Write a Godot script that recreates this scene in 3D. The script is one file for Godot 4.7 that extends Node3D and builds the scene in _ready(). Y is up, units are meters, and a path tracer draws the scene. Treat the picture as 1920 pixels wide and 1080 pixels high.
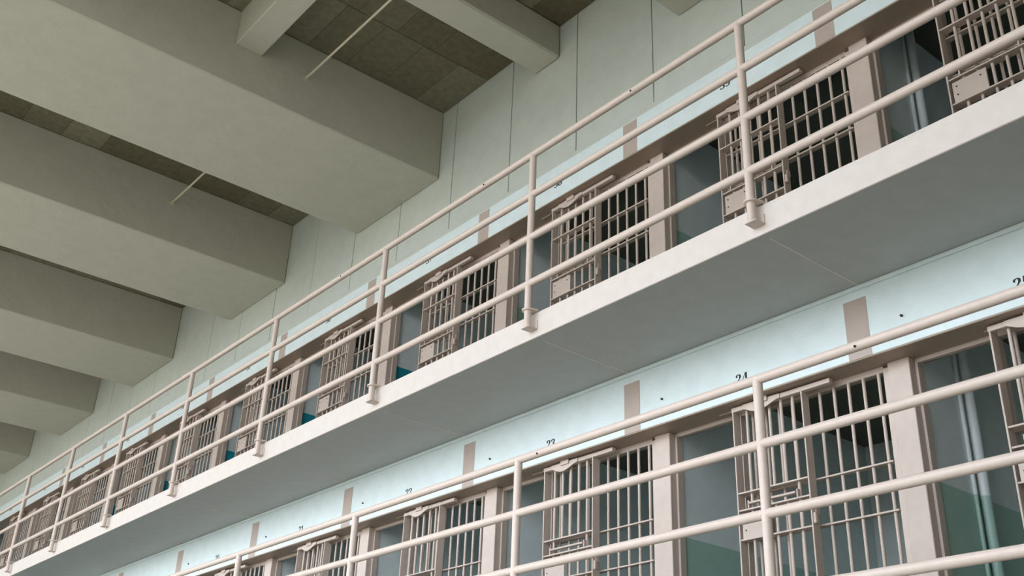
extends Node3D

# ------------------------------------------------------------------ layout (metres)
const TOP3 := 5.10          # walking surface of the upper walkway
const TOP2 := 2.551         # walking surface of the lower walkway
const LINTEL := 1.84        # underside of the lintel above a walkway
const ZRAIL := 1.06
const CEIL := 9.04
const BEAM := 8.13
const XL := -26.0
const XR := 6.2
const ZOUT := 6.9
const RAILS := [0.0, -0.382, -0.770, -1.174]
const TOP_RAIL := 1.41
var post_x := [2.17, 0.064, -2.044, -4.185, -6.326, -8.462, -10.567, -12.615, -14.665, -16.75, -18.85, -20.95, -23.05]
var cell_x := [4.05, 1.985, 0.056, -1.98, -4.074, -6.181, -8.28, -10.413, -12.509, -14.577, -16.612, -18.70, -20.80, -22.90, -25.0]
var M := {}
var used := {}

# ------------------------------------------------------------------ mesh helpers
func quad(st: SurfaceTool, a: Vector3, b: Vector3, c: Vector3, d: Vector3, n: Vector3) -> void:
	tri(st, a, b, c, n, n, n)
	tri(st, a, c, d, n, n, n)

func tri(st: SurfaceTool, a: Vector3, b: Vector3, c: Vector3, na: Vector3, nb: Vector3, nc: Vector3) -> void:
	var g := (b - a).cross(c - a)
	if g.length_squared() < 1e-16:
		return
	if g.dot(na + nb + nc) > 0.0:
		var t := b
		b = c
		c = t
		var tn := nb
		nb = nc
		nc = tn
	st.set_normal(na)
	st.add_vertex(a)
	st.set_normal(nb)
	st.add_vertex(b)
	st.set_normal(nc)
	st.add_vertex(c)

func mb() -> SurfaceTool:
	var st := SurfaceTool.new()
	st.begin(Mesh.PRIMITIVE_TRIANGLES)
	return st

# a box between two corners, its edges chamfered by b
func box(st: SurfaceTool, lo: Vector3, hi: Vector3, b := 0.0) -> void:
	var c := (lo + hi) * 0.5
	var h := (hi - lo) * 0.5
	b = minf(b, minf(h.x, minf(h.y, h.z)) * 0.9)
	var ax := [Vector3.RIGHT, Vector3.UP, Vector3.BACK]
	for i in 3:
		var j := (i + 1) % 3
		var k := (i + 2) % 3
		for s in [-1.0, 1.0]:
			var n: Vector3 = ax[i] * s
			var o: Vector3 = c + n * h[i]
			var u: Vector3 = ax[j] * (h[j] - b)
			var v: Vector3 = ax[k] * (h[k] - b)
			quad(st, o - u - v, o + u - v, o + u + v, o - u + v, n)
	if b <= 0.0:
		return
	for i in 3:
		var j := (i + 1) % 3
		var k := (i + 2) % 3
		for s in [-1.0, 1.0]:
			for t in [-1.0, 1.0]:
				var w: Vector3 = ax[k] * (h[k] - b)
				var p: Vector3 = c + ax[i] * s * h[i] + ax[j] * t * (h[j] - b)
				var q: Vector3 = c + ax[i] * s * (h[i] - b) + ax[j] * t * h[j]
				quad(st, p - w, p + w, q + w, q - w, (ax[i] * s + ax[j] * t).normalized())
	for sx in [-1.0, 1.0]:
		for sy in [-1.0, 1.0]:
			for sz in [-1.0, 1.0]:
				var s3 := Vector3(sx, sy, sz)
				var n := s3.normalized()
				tri(st, c + s3 * Vector3(h.x, h.y - b, h.z - b), c + s3 * Vector3(h.x - b, h.y, h.z - b), c + s3 * Vector3(h.x - b, h.y - b, h.z), n, n, n)

func tube(st: SurfaceTool, a: Vector3, b: Vector3, r: float, seg := 12, caps := true) -> void:
	var d := (b - a).normalized()
	var u := d.cross(Vector3.UP if absf(d.y) < 0.9 else Vector3.RIGHT).normalized()
	var v := d.cross(u)
	for i in seg:
		var t0 := TAU * i / seg
		var t1 := TAU * (i + 1) / seg
		var n0 := u * cos(t0) + v * sin(t0)
		var n1 := u * cos(t1) + v * sin(t1)
		tri(st, a + n0 * r, b + n0 * r, b + n1 * r, n0, n0, n1)
		tri(st, a + n0 * r, b + n1 * r, a + n1 * r, n0, n1, n1)
		if caps:
			tri(st, a, a + n0 * r, a + n1 * r, -d, -d, -d)
			tri(st, b, b + n0 * r, b + n1 * r, d, d, d)

# polygon in the xy plane, extruded from z0 to z1
func prism(st: SurfaceTool, poly: PackedVector2Array, z0: float, z1: float) -> void:
	var ids := Geometry2D.triangulate_polygon(poly)
	for i in range(0, ids.size(), 3):
		var a := poly[ids[i]]
		var b := poly[ids[i + 1]]
		var c := poly[ids[i + 2]]
		for e in [[z0, Vector3.FORWARD], [z1, Vector3.BACK]]:
			tri(st, Vector3(a.x, a.y, e[0]), Vector3(b.x, b.y, e[0]), Vector3(c.x, c.y, e[0]), e[1], e[1], e[1])
	var cw := Geometry2D.is_polygon_clockwise(poly)
	for i in poly.size():
		var a := poly[i]
		var b := poly[(i + 1) % poly.size()]
		var n2 := (b - a).orthogonal().normalized()
		if not cw:
			n2 = -n2
		# keep the normal pointing out of the outline
		if Geometry2D.is_point_in_polygon((a + b) * 0.5 + n2 * 0.0005, poly):
			n2 = -n2
		quad(st, Vector3(a.x, a.y, z0), Vector3(b.x, b.y, z0), Vector3(b.x, b.y, z1), Vector3(a.x, a.y, z1), Vector3(n2.x, n2.y, 0))

# ------------------------------------------------------------------ objects
func numbered(called: String) -> String:
	var n: int = used.get(called, 0)
	used[called] = n + 1
	return called if n == 0 else "%s_%03d" % [called, n]

func obj(called: String, st: SurfaceTool, mat: Material, parent: Node = null) -> MeshInstance3D:
	var o := MeshInstance3D.new()
	o.mesh = st.commit()
	o.material_override = mat
	o.cast_shadow = GeometryInstance3D.SHADOW_CASTING_SETTING_ON
	if parent == null:
		o.name = numbered(called)
		add_child(o, true)
	else:
		o.name = called
		parent.add_child(o, true)
	return o

func one(called: String, lo: Vector3, hi: Vector3, b: float, mat: Material, parent: Node = null) -> MeshInstance3D:
	var st := mb()
	box(st, lo, hi, b)
	return obj(called, st, mat, parent)

func bar(called: String, a: Vector3, b: Vector3, r: float, mat: Material, parent: Node, seg := 12) -> MeshInstance3D:
	var st := mb()
	tube(st, a, b, r, seg)
	return obj(called, st, mat, parent)

func tag(o: Node, label: String, category: String, group := "", kind := "") -> void:
	o.set_meta("label", label)
	o.set_meta("category", category)
	if group != "":
		o.set_meta("group", group)
	if kind != "":
		o.set_meta("kind", kind)

func thing(called: String, at: Vector3, label: String, category: String, group := "", kind := "") -> Node3D:
	var o := Node3D.new()
	o.name = numbered(called)
	add_child(o, true)
	o.position = at
	tag(o, label, category, group, kind)
	return o

# ------------------------------------------------------------------ materials
func noise_tex(freq: float, oct: int, seed_: int, as_normal: bool, strength := 1.0, lo := Color.WHITE, hi := Color.WHITE, size := 512) -> NoiseTexture2D:
	var n := FastNoiseLite.new()
	n.noise_type = FastNoiseLite.TYPE_SIMPLEX_SMOOTH
	n.seed = seed_
	n.frequency = freq
	n.fractal_octaves = oct
	var t := NoiseTexture2D.new()
	t.width = size
	t.height = size
	t.seamless = true
	t.noise = n
	if as_normal:
		t.as_normal_map = true
		t.bump_strength = strength
	else:
		var g := Gradient.new()
		g.set_color(0, lo)
		g.set_color(1, hi)
		t.color_ramp = g
	return t

func paint(col: Color, rough: float, mottle: Texture2D, bump: Texture2D, bump_scale: float, uv := 1.0) -> StandardMaterial3D:
	var m := StandardMaterial3D.new()
	m.albedo_color = col
	m.roughness = rough
	m.uv1_triplanar = true
	m.uv1_world_triplanar = true
	m.uv1_scale = Vector3.ONE * uv
	if mottle:
		m.albedo_texture = mottle
	if bump:
		m.normal_enabled = true
		m.normal_texture = bump
		m.normal_scale = bump_scale
	return m

func make_materials() -> void:
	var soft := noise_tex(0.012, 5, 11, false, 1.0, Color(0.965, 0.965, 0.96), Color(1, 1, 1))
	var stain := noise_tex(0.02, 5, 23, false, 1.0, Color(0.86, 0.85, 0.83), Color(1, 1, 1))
	var fine := noise_tex(0.09, 4, 5, true, 3.0)
	var plaster := noise_tex(0.03, 4, 8, true, 3.0)
	M.band = paint(Color(0.89, 0.945, 0.96), 0.5, soft, fine, 0.12, 0.7)
	M.wall = paint(Color(0.79, 0.815, 0.79), 0.6, soft, fine, 0.15, 0.6)
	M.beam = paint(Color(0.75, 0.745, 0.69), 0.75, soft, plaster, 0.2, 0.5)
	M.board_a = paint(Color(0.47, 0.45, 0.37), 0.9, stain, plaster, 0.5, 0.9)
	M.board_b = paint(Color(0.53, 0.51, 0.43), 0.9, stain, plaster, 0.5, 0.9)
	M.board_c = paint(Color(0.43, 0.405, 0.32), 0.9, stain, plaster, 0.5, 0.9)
	M.steel = paint(Color(0.80, 0.735, 0.695), 0.45, soft, fine, 0.1, 1.5)
	M.rail = paint(Color(0.825, 0.76, 0.72), 0.42, soft, fine, 0.1, 2.0)
	M.fascia = paint(Color(0.83, 0.79, 0.765), 0.5, soft, fine, 0.1, 1.0)
	M.soffit = paint(Color(0.70, 0.71, 0.695), 0.55, soft, fine, 0.12, 0.7)
	M.lintel = paint(Color(0.66, 0.585, 0.52), 0.5, soft, fine, 0.1, 1.5)
	M.deck = paint(Color(0.45, 0.43, 0.40), 0.7, stain, fine, 0.1, 1.0)
	M.stripe = paint(Color(0.74, 0.68, 0.645), 0.5, soft, fine, 0.12, 1.0)
	M.cell = paint(Color(0.91, 0.945, 0.955), 0.45, soft, fine, 0.1, 0.7)
	M.dado_green = paint(Color(0.68, 0.81, 0.77), 0.4, soft, fine, 0.1, 0.7)
	M.dado_blue = paint(Color(0.12, 0.60, 0.70), 0.4, soft, fine, 0.1, 0.7)
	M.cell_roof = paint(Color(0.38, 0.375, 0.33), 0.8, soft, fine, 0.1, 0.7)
	M.floor = paint(Color(0.78, 0.765, 0.72), 0.55, stain, fine, 0.1, 0.5)
	M.outer = paint(Color(0.78, 0.77, 0.70), 0.7, soft, plaster, 0.2, 0.5)
	M.ink = paint(Color(0.08, 0.10, 0.10), 0.6, null, null, 0.0)
	M.rivet = paint(Color(0.20, 0.15, 0.12), 0.6, null, null, 0.0)
	M.conduit = paint(Color(0.82, 0.79, 0.70), 0.5, soft, null, 0.0, 2.0)

# ------------------------------------------------------------------ scene
func _ready() -> void:
	var cam := Camera3D.new()
	cam.name = "camera"
	cam.transform = Transform3D(Basis(Vector3(0.635473, 0.038191, -0.771178), Vector3(0.327733, 0.891017, 0.314187), Vector3(0.699131, -0.452399, 0.553701)), Vector3(3.546, 1.627, 5.649))
	cam.fov = 30.06
	cam.near = 0.05
	cam.far = 200.0
	add_child(cam)
	cam.current = true

	var env := Environment.new()
	env.background_mode = Environment.BG_SKY
	var sky := Sky.new()
	var sm := ProceduralSkyMaterial.new()
	sm.sky_top_color = Color(0.85, 0.89, 0.94)
	sm.sky_horizon_color = Color(0.94, 0.95, 0.96)
	sm.ground_horizon_color = Color(0.48, 0.475, 0.45)
	sm.ground_bottom_color = Color(0.45, 0.445, 0.42)
	sm.sky_energy_multiplier = 1.0
	sm.ground_energy_multiplier = 1.0
	sm.sun_angle_max = 1.0
	sky.sky_material = sm
	env.sky = sky
	env.tonemap_mode = Environment.TONE_MAPPER_LINEAR
	env.tonemap_exposure = 7.9
	env.sdfgi_enabled = true
	env.ssao_enabled = true
	env.ssil_enabled = true
	var we := WorldEnvironment.new()
	we.name = "environment"
	we.environment = env
	add_child(we)

	make_materials()
	build_shell()
	build_cell_block()
	build_ceiling()
	build_walkway(TOP3, 0.0, "upper")
	build_walkway(TOP2, -0.046, "lower")
	build_railing(TOP3, 0.0, 13, "four-rail pipe railing of the upper walkway, its posts clamped to the cream fascia", "upper")
	build_railing(TOP2, -0.046, 13, "four-rail pipe railing of the lower walkway, crossing the bottom right of the photo", "lower")
	build_fronts()
	build_conduits()

func build_shell() -> void:
	tag(one("floor", Vector3(XL - 0.3, -0.2, -3.3), Vector3(XR + 0.3, 0, ZOUT + 0.3), 0.0, M.floor), "smooth concrete floor of the cell house", "floor", "", "structure")
	tag(one("wall_left", Vector3(XL - 0.3, 0, -3.3), Vector3(XL, CEIL + 0.26, ZOUT + 0.3), 0.0, M.outer), "plain far end wall of the cell house", "wall", "", "structure")
	tag(one("wall_right", Vector3(XR, 0, -3.3), Vector3(XR + 0.3, CEIL + 0.26, ZOUT + 0.3), 0.0, M.outer), "plain near end wall of the cell house", "wall", "", "structure")
	# outer wall with the tall window openings that light the cell block
	var st := mb()
	var z0 := ZOUT
	var z1 := ZOUT + 0.3
	box(st, Vector3(XL, 0, z0), Vector3(XR, 1.3, z1))
	box(st, Vector3(XL, 8.85, z0), Vector3(XR, CEIL + 0.26, z1))
	box(st, Vector3(XL, 1.3, z0), Vector3(-25.1, 8.85, z1))
	var n := 1
	var xc := -23.6
	while xc < XR - 1.6:
		box(st, Vector3(xc + 1.5, 1.3, z0), Vector3(minf(xc + 2.1, XR), 8.85, z1))
		xc += 3.6
	box(st, Vector3(xc - 1.5, 1.3, z0), Vector3(XR, 8.85, z1))
	tag(obj("wall_outer", st, M.outer), "outer wall with tall window openings facing the cells", "wall", "", "structure")
	xc = -23.6
	while xc < XR - 1.6:
		var w := mb()
		for i in range(1, 4):
			var xm := xc - 1.5 + 3.0 * i / 4.0
			box(w, Vector3(xm - 0.02, 1.3, z0 + 0.12), Vector3(xm + 0.02, 8.85, z0 + 0.17))
		for i in range(1, 10):
			var ym := lerpf(1.3, 8.85, i / 10.0)
			box(w, Vector3(xc - 1.5, ym - 0.02, z0 + 0.125), Vector3(xc + 1.5, ym + 0.02, z0 + 0.165))
		tag(obj("window_%d" % n, w, M.steel), "tall steel-barred window grid in the outer wall", "window", "outer wall windows", "structure")
		n += 1
		xc += 3.6

func build_cell_block() -> void:
	var bx0 := XL
	var bx1 := XR
	# upper wall: a backing slab with upright concrete panels in front of it
	var up := thing("wall_upper", Vector3.ZERO, "pale green wall of upright panels above the upper cells, under the ceiling beams", "wall", "", "structure")
	one("backing", Vector3(bx0, 7.30, -0.30), Vector3(bx1, CEIL, -0.05), 0.0, M.wall, up)
	one("plain_course", Vector3(bx0, 7.31, -0.055), Vector3(bx1, 7.375, 0.0), 0.0, M.wall, up)
	var xr := 3.35
	var rng := RandomNumberGenerator.new()
	rng.seed = 4
	var last := bx1
	while xr > bx0 + 0.5:
		one("panel", Vector3(xr + 0.0055, 7.375, -0.055), Vector3(last - 0.0055, CEIL, 0.0 + rng.randf_range(-0.0015, 0.0015)), 0.003, M.wall, up)
		last = xr
		xr -= 1.01
	one("panel", Vector3(bx0, 7.375, -0.055), Vector3(last - 0.0055, CEIL, 0.0), 0.003, M.wall, up)
	# painted bands over the cell doors, one for each tier
	for t in 2:
		var base: float = [TOP3, TOP2][t]
		var y0: float = base + LINTEL + 0.012
		var y1: float = [7.31, 4.90][t]
		var nm: String = ["upper", "lower"][t]
		var off: float = [0.0, -0.018][t]
		var band := thing("wall_band", Vector3.ZERO, "pale blue band with brown stripes and stencilled numbers over the %s cell doors" % nm, "wall", "", "structure")
		one("band_face", Vector3(bx0, y0, -0.3), Vector3(bx1, y1, 0.016), 0.004, M.band, band)
		for i in range(1, 13):
			var cx: float = cell_x[i] + off
			one("painted_stripe", Vector3(cx - 0.085, y0, 0.0), Vector3(cx + 0.085, [7.297, 4.815][t], 0.0185), 0.001, M.stripe, band)
			var tm := TextMesh.new()
			tm.text = str([39, 24][t] + 2 - i)
			var f := SystemFont.new()
			f.font_names = PackedStringArray(["Droid Serif"])
			f.font_weight = 700
			tm.font = f
			tm.font_size = 32
			tm.pixel_size = 0.0031
			tm.depth = 0.002
			var o := MeshInstance3D.new()
			o.name = "cell_number"
			o.mesh = tm
			o.material_override = M.ink
			o.position = Vector3(1.125 if i == 1 else cx - 0.955, [7.105, 4.537][t], 0.0165)
			band.add_child(o, true)
			bar("wall_bolt", Vector3(cx + 0.32, base + LINTEL + 0.20, 0.01), Vector3(cx + 0.32, base + LINTEL + 0.20, 0.03), 0.008, M.rivet, band, 8)
		# steel lintel plate under the band
		tag(one("trim_lintel", Vector3(bx0, base + LINTEL, -0.32), Vector3(bx1, base + LINTEL + 0.012, 0.018), 0.003, M.lintel), "tan steel lintel along the tops of the %s cell doors" % nm, "lintel", "", "structure")
	# small moulding in the corner of soffit and lower band
	tag(one("trim_cornice", Vector3(bx0, 4.872, 0.016), Vector3(bx1, 4.90, 0.04), 0.006, M.band), "thin pale moulding where the upper walkway meets the band", "moulding", "", "structure")
	# wall of the lowest tier
	tag(one("wall_cells_ground", Vector3(bx0, 0, -0.3), Vector3(bx1, 2.37, 0.0), 0.0, M.band), "plain wall below the lower walkway", "wall", "", "structure")
	# cells: slabs, back wall, partitions
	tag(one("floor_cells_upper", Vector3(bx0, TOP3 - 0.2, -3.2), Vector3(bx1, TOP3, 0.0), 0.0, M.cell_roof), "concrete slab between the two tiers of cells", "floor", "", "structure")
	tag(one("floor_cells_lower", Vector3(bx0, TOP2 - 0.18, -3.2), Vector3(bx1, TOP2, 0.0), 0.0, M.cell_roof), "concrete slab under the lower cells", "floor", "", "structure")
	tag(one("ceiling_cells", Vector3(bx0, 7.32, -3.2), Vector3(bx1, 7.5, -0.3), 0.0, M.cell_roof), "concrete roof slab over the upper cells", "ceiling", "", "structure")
	for t in 2:
		var base: float = [TOP3, TOP2][t]
		var top: float = [7.32, 4.90][t]
		var dado: float = base + [1.13, 1.06][t]
		var nm: String = ["upper", "lower"][t]
		var bw := thing("wall_cells_back", Vector3.ZERO, "back wall of the %s cells, pale blue over a darker dado" % nm, "wall", "", "structure")
		one("plaster", Vector3(bx0, dado, -2.95), Vector3(bx1, top, -2.75), 0.0, M.cell, bw)
		one("dado", Vector3(bx0, base, -2.95), Vector3(bx1, dado, -2.75), 0.0, [M.dado_blue, M.dado_green][t], bw)
		for i in cell_x.size():
			var cx: float = cell_x[i]
			if cx + 0.23 > XR or cx < bx0:
				continue
			var green: bool = i <= 4 - t
			var pw := thing("wall_partition", Vector3(cx, base, 0), "pale blue partition wall with a %s dado between two %s cells" % ["green" if green else "blue", nm], "wall", "cell partition walls", "structure")
			one("plaster", Vector3(0.095, dado - base, -2.75), Vector3(0.225, top - base, -0.26), 0.0, M.cell, pw)
			one("dado", Vector3(0.095, 0, -2.75), Vector3(0.225, dado - base, -0.26), 0.0, M.dado_green if green else M.dado_blue, pw)
	for t in 2:
		var base: float = [TOP3, TOP2][t]
		var top: float = [7.32, 4.90][t]
		var dh: float = [1.13, 1.06][t]
		var o := thing("wall_pipe", Vector3(0.056 + 0.225, base, -0.76), "pair of painted pipes on the side wall of the %s cell at the right edge" % ["upper", "lower"][t], "pipe", "")
		bar("pipe_lower", Vector3(0.03, 0, 0), Vector3(0.03, dh, 0), 0.034, [M.dado_blue, M.dado_green][t], o, 20)
		bar("pipe_upper", Vector3(0.03, dh, 0), Vector3(0.03, top - base, 0), 0.034, M.cell, o, 20)
		bar("small_pipe_lower", Vector3(0.012, 0, 0.085), Vector3(0.012, dh, 0.085), 0.013, [M.dado_blue, M.dado_green][t], o)
		bar("small_pipe_upper", Vector3(0.012, dh, 0.085), Vector3(0.012, top - base, 0.085), 0.013, M.cell, o)

func build_ceiling() -> void:
	var c := thing("ceiling", Vector3.ZERO, "dark stained board-marked concrete ceiling between the beams", "ceiling", "", "structure")
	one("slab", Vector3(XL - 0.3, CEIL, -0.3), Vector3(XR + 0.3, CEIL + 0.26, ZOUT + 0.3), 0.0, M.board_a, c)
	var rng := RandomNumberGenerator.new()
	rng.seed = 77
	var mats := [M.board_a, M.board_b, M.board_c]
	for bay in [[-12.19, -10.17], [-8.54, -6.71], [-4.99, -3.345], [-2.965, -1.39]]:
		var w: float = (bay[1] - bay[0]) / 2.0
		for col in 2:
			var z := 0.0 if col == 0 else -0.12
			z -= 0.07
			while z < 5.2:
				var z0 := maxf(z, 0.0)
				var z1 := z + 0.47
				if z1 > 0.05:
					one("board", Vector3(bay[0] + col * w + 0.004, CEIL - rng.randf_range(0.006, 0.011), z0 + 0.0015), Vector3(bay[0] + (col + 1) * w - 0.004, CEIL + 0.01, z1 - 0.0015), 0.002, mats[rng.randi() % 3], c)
				z = z1
	# wide plastered beams across the hall
	var spans := [[2.22, 3.87], [-1.38, 0.27], [-6.70, -4.99], [-10.165, -8.54], [-13.85, -12.19], [-17.46, -15.70], [-21.05, -19.35], [-24.6, -22.95]]
	var labels := ["wide plastered ceiling beam over the camera, out of frame at right", "wide plastered ceiling beam of which only a tip shows at the top edge, right of the narrow beam",
		"nearest of the wide plastered ceiling beams, filling the upper left, its side carrying a thin rod", "second wide plastered ceiling beam from the top, its side carrying the shorter rod",
		"third wide plastered ceiling beam from the top, meeting the wall above the fifth railing post", "fourth wide plastered ceiling beam from the top, at the left edge of the photo",
		"farthest plastered ceiling beam in view, just above the railing at the left edge", "plastered ceiling beam at the far end of the hall, hidden behind the others"]
	for i in spans.size():
		var s: Array = spans[i]
		tag(one("ceiling_beam", Vector3(s[0], BEAM, 0.0), Vector3(s[1], CEIL, ZOUT), 0.012, M.beam), labels[i], "beam", "wide ceiling beams")
	tag(one("narrow_beam", Vector3(-3.34, 8.625, 0.0), Vector3(-2.965, CEIL, ZOUT), 0.02, M.beam), "narrow shallow ceiling beam meeting the wall at top centre, beside the dark ceiling bay", "beam")
	tag(one("cross_beam", Vector3(-4.99, 8.612, 2.29), Vector3(-3.34, CEIL, 2.58), 0.008, M.beam), "short cross beam framed between the nearest wide beam and the narrow beam, at the top edge", "beam")

func build_walkway(top: float, off: float, nm: String) -> void:
	var label := "upper walkway slab with a pale cream fascia and grey underside, carrying the upper railing"
	if nm == "lower":
		label = "lower walkway slab carrying the lower railing, almost wholly below the photo"
	var w := thing("walkway", Vector3(0, top, 0), label, "walkway")
	one("deck", Vector3(XL, -0.2, 0.0), Vector3(XR, -0.002, 0.99), 0.0, M.soffit, w)
	one("deck_floor", Vector3(XL, -0.002, 0.018), Vector3(XR, 0.0, 0.99), 0.0, M.deck, w)
	one("fascia", Vector3(XL, -0.203, 0.99), Vector3(XR, 0.0, 1.008), 0.004, M.fascia, w)
	for x in post_x:
		one("weld_seam", Vector3(x + off + 0.02, -0.2035, 0.02), Vector3(x + off + 0.036, -0.198, 0.93), 0.002, M.fascia, w)

func build_railing(top: float, off: float, count: int, label: String, nm: String) -> void:
	var r := thing("railing", Vector3(0, top, ZRAIL), label, "railing", "walkway railings")
	for h in RAILS:
		var pipe := bar("rail", Vector3(XL + 0.02, TOP_RAIL + h, 0), Vector3(XR - 0.02, TOP_RAIL + h, 0), 0.0285, M.rail, r, 20)
		var spots: Array = [-0.919, -2.66, -4.97] if nm == "upper" else [0.678, -1.86]
		if h == 0.0:
			for sx in spots:
				bar("chipped_spot", Vector3(sx, TOP_RAIL - 0.010, 0.0265), Vector3(sx, TOP_RAIL - 0.012, 0.0285), 0.008, M.rivet, pipe, 9)
	for i in count:
		var x: float = post_x[i] + off
		var p := bar("post", Vector3(x, -0.135, 0), Vector3(x, TOP_RAIL + 0.012, 0), 0.0285, M.rail, r, 20)
		# foot: an angle shelf bolted to the fascia
		var st := mb()
		box(st, Vector3(x - 0.036, -0.143, -0.0515), Vector3(x + 0.055, -0.135, 0.034), 0.003)
		box(st, Vector3(x + 0.034, -0.143, -0.0515), Vector3(x + 0.055, -0.07, -0.044), 0.003)
		obj("foot_bracket", st, M.rail, p)
		# collar strap at deck level
		st = mb()
		var poly := PackedVector2Array()
		for k in 13:
			var a := PI * k / 12.0
			poly.append(Vector2(x + cos(a) * 0.046, sin(a) * 0.046))
		poly.append(Vector2(x - 0.06, -0.0515))
		poly.append(Vector2(x + 0.06, -0.0515))
		var fl := mb()
		prism(fl, poly, -0.006, 0.006)
		var o := obj("collar", fl, M.rail, p)
		o.rotation.x = PI / 2.0
		o.position = Vector3(0, 0.012, 0)

# fixed steel front of one cell: pier, door frame, barred panel
func make_front(w: float, tier: int) -> Node3D:
	var o := Node3D.new()
	var s: StandardMaterial3D = M.steel
	one("pier", Vector3(0.083, 0, -0.27), Vector3(0.235, LINTEL, -0.14), 0.004, s, o)
	one("panel_stile", Vector3(0.036, 0, -0.20), Vector3(0.079, LINTEL - 0.02, -0.158), 0.003, s, o)
	one("panel_stile", Vector3(-1.135, 0, -0.225), Vector3(-1.123, LINTEL - 0.02, -0.158), 0.002, s, o)
	one("panel_head", Vector3(-1.123, LINTEL - 0.043, -0.19), Vector3(0.036, LINTEL, -0.165), 0.002, s, o)
	one("panel_sill", Vector3(-1.123, 0, -0.20), Vector3(0.036, 0.035, -0.155), 0.002, s, o)
	var ys: Array = [[1.46, 1.14, 0.42], [1.205, 0.90, 0.45]][tier]
	for y in ys:
		one("cross_bar", Vector3(-1.123, y - 0.006, -0.195), Vector3(0.036, y + 0.006, -0.146), 0.002, s, o)
	for k in 10:
		var x := -0.004 - 0.1135 * k
		bar("bar", Vector3(x, 0.03, -0.17), Vector3(x, LINTEL - 0.04, -0.17), 0.0112, s, o)
	# frame of the doorway at the left of the bay
	one("door_jamb", Vector3(0.237 - w, 0, -0.262), Vector3(0.257 - w, LINTEL - 0.03, -0.20), 0.002, s, o)
	one("door_head", Vector3(0.237 - w, LINTEL - 0.03, -0.235), Vector3(-1.135, LINTEL, -0.205), 0.002, s, o)
	one("track_lip", Vector3(0.75 - w, LINTEL - 0.014, -0.128), Vector3(-1.14, LINTEL, -0.116), 0.002, M.lintel, o)
	bar("lock_keeper", Vector3(0.236 - w, 0.27, -0.185), Vector3(0.252 - w, 0.27, -0.185), 0.022, M.rivet, o, 10)
	return o

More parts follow.
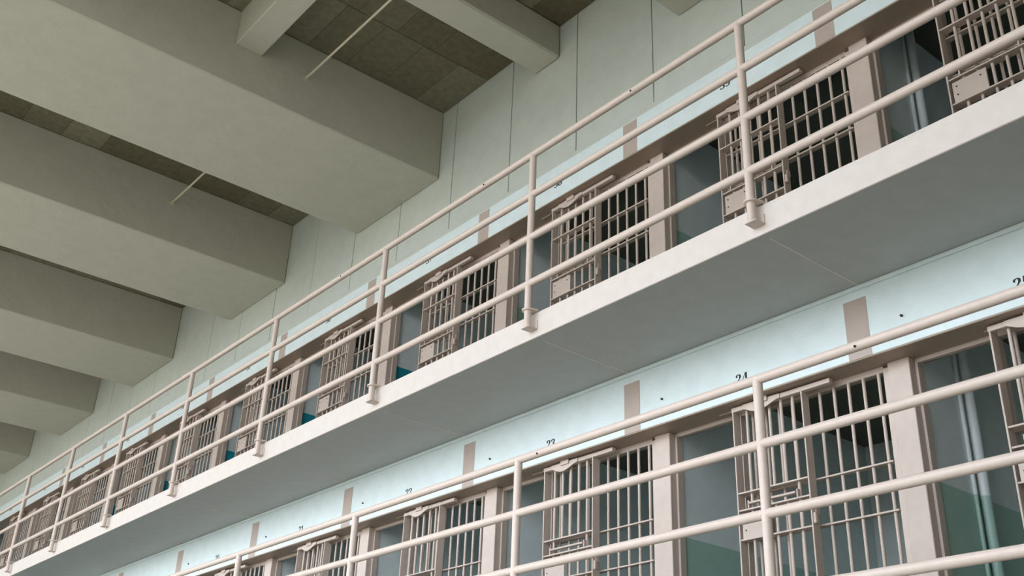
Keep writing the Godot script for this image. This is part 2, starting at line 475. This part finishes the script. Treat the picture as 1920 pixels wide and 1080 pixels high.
# sliding barred gate, pushed open in front of the fixed panel
func make_gate(tier: int) -> Node3D:
	var o := Node3D.new()
	var s: StandardMaterial3D = M.steel
	var x0 := -1.125
	var x1 := -0.525
	var zf := -0.063
	var zb := -0.138
	one("stile", Vector3(x0, 0.012, zb), Vector3(x0 + 0.012, 1.80, zf), 0.002, s, o)
	one("stile", Vector3(x1 - 0.012, 0.012, zb), Vector3(x1, 1.80, zf), 0.002, s, o)
	var h1: float = [1.485, 1.205][tier]
	var h2: float = [1.06, 1.085][tier]
	var h3: float = [0.865, 0.885][tier]
	for y in [h1, h2, h3, 0.40]:
		one("cross_bar", Vector3(x0 + 0.012, y - 0.006, zb + 0.005), Vector3(x1 - 0.012, y + 0.006, zf - 0.003), 0.002, s, o)
	one("bottom_rail", Vector3(x0 + 0.012, 0.0, zb), Vector3(x1 - 0.012, 0.03, zf), 0.002, s, o)
	# food slot: lip and cheeks above the second cross bar
	one("slot_lip", Vector3(x0 + 0.10, h2 + 0.03, zf - 0.02), Vector3(x1 - 0.11, h2 + 0.045, zf + 0.012), 0.003, s, o)
	one("slot_cheek", Vector3(x0 + 0.088, h2, zf - 0.03), Vector3(x0 + 0.10, h2 + 0.06, zf), 0.002, s, o)
	one("slot_cheek", Vector3(x1 - 0.11, h2, zf - 0.03), Vector3(x1 - 0.098, h2 + 0.06, zf), 0.002, s, o)
	for k in 5:
		var x := lerpf(x0 + 0.006, x1 - 0.006, (k + 1) / 6.0)
		var st := mb()
		if k >= 1 and k <= 3 and tier == 1:
			tube(st, Vector3(x, 0.02, -0.10), Vector3(x, h2, -0.10), 0.0112)
			tube(st, Vector3(x, h1, -0.10), Vector3(x, 1.81, -0.10), 0.0112)
		else:
			tube(st, Vector3(x, 0.02, -0.10), Vector3(x, 1.81, -0.10), 0.0112)
		obj("bar", st, s, o)
	# lock plate with rivets
	var lp := one("lock_plate", Vector3(x0 + 0.03, h3 + 0.004, zf - 0.022), Vector3(x0 + 0.265, h2 - 0.03, zf - 0.006), 0.002, s, o)
	for q in [Vector2(0.06, 0.06), Vector2(0.225, 0.125), Vector2(0.06, 0.125)]:
		bar("rivet", Vector3(x0 + q.x, h3 + q.y, zf - 0.008), Vector3(x0 + q.x, h3 + q.y, zf - 0.003), 0.006, M.rivet, lp, 8)
	# top hanger bar running past the gate, with its bowed plate and bolt tab
	one("hanger_bar", Vector3(x0 - 0.004, 1.795, -0.100), Vector3(-0.30, 1.828, -0.060), 0.003, s, o)
	var poly := PackedVector2Array()
	for k in 11:
		var t := k / 10.0
		poly.append(Vector2(lerpf(-1.02, -0.70, t), 1.797 - 0.046 * pow(sin(PI * pow(t, 0.8)), 1.5)))
	poly.append(Vector2(-0.70, 1.826))
	poly.append(Vector2(-1.02, 1.826))
	var pl := mb()
	prism(pl, poly, -0.060, -0.052)
	obj("hanger_plate", pl, s, o)
	one("bolt_tab", Vector3(-0.90, 1.80, -0.052), Vector3(-0.80, LINTEL, -0.04), 0.003, s, o)
	var lt := mb()
	box(lt, Vector3(x1, 0.96, -0.13), Vector3(x1 + 0.012, 1.02, -0.09), 0.003)
	box(lt, Vector3(x1 - 0.004, 0.90, -0.10), Vector3(x1 + 0.02, 0.97, -0.07), 0.004)
	obj("latch", lt, s, o)
	return o

func build_fronts() -> void:
	var ord := ["first", "second", "third", "fourth", "fifth", "sixth", "seventh", "eighth", "ninth", "tenth", "eleventh"]
	for t in 2:
		var base: float = [TOP3, TOP2][t]
		var off: float = [0.0, -0.018][t]
		var nm: String = ["upper", "lower"][t]
		var gate := make_gate(t)
		var front: Node3D = null
		var last: int = [11, 6][t]
		for i in range(1, last + 1):
			var cx: float = cell_x[i] + off
			var w: float = cell_x[i] - cell_x[i + 1]
			var f := make_front(w, t)
			f.name = numbered("barred_screen")
			add_child(f, true)
			f.position = Vector3(cx, base, 0)
			var place := "%s tier, at the %s railing post from the right" % [nm, ord[i - 2]]
			if i == 1:
				place = "%s tier, cut by the right edge of the photo" % nm
			elif i == last:
				place = "%s tier, last one at the left edge" % nm
			elif i == last - 1:
				place = "%s tier, last but one toward the left edge" % nm
			var where := "fixed tan cell bars and pier, " + place
			var gw := "open barred gate, " + place
			tag(f, where, "cell front", "%s tier cell fronts" % nm)
			var g: Node3D = gate if i == 1 else gate.duplicate()
			g.name = numbered("cell_gate")
			add_child(g, true)
			g.position = Vector3(cx, base, 0)
			tag(g, gw, "gate", "%s tier sliding gates" % nm)

func build_conduits() -> void:
	var a := thing("ceiling_rod", Vector3(-4.99, 8.606, 1.77), "long thin pale rod crossing the dark ceiling bay from the nearest wide beam", "rod")
	bar("rod", Vector3(0, 0, 0), Vector3(3.61, 0, 0), 0.0125, M.conduit, a)
	bar("flange", Vector3(0, 0, 0), Vector3(0.008, 0, 0), 0.028, M.conduit, a)
	var b := thing("ceiling_rod", Vector3(-8.54, 8.69, 1.72), "short visible end of a thin pale rod on the second wide beam, left of centre", "rod")
	bar("rod", Vector3(0, 0, 0), Vector3(1.84, 0, 0), 0.0125, M.conduit, b)
	bar("flange", Vector3(0, 0, 0), Vector3(0.008, 0, 0), 0.028, M.conduit, b)
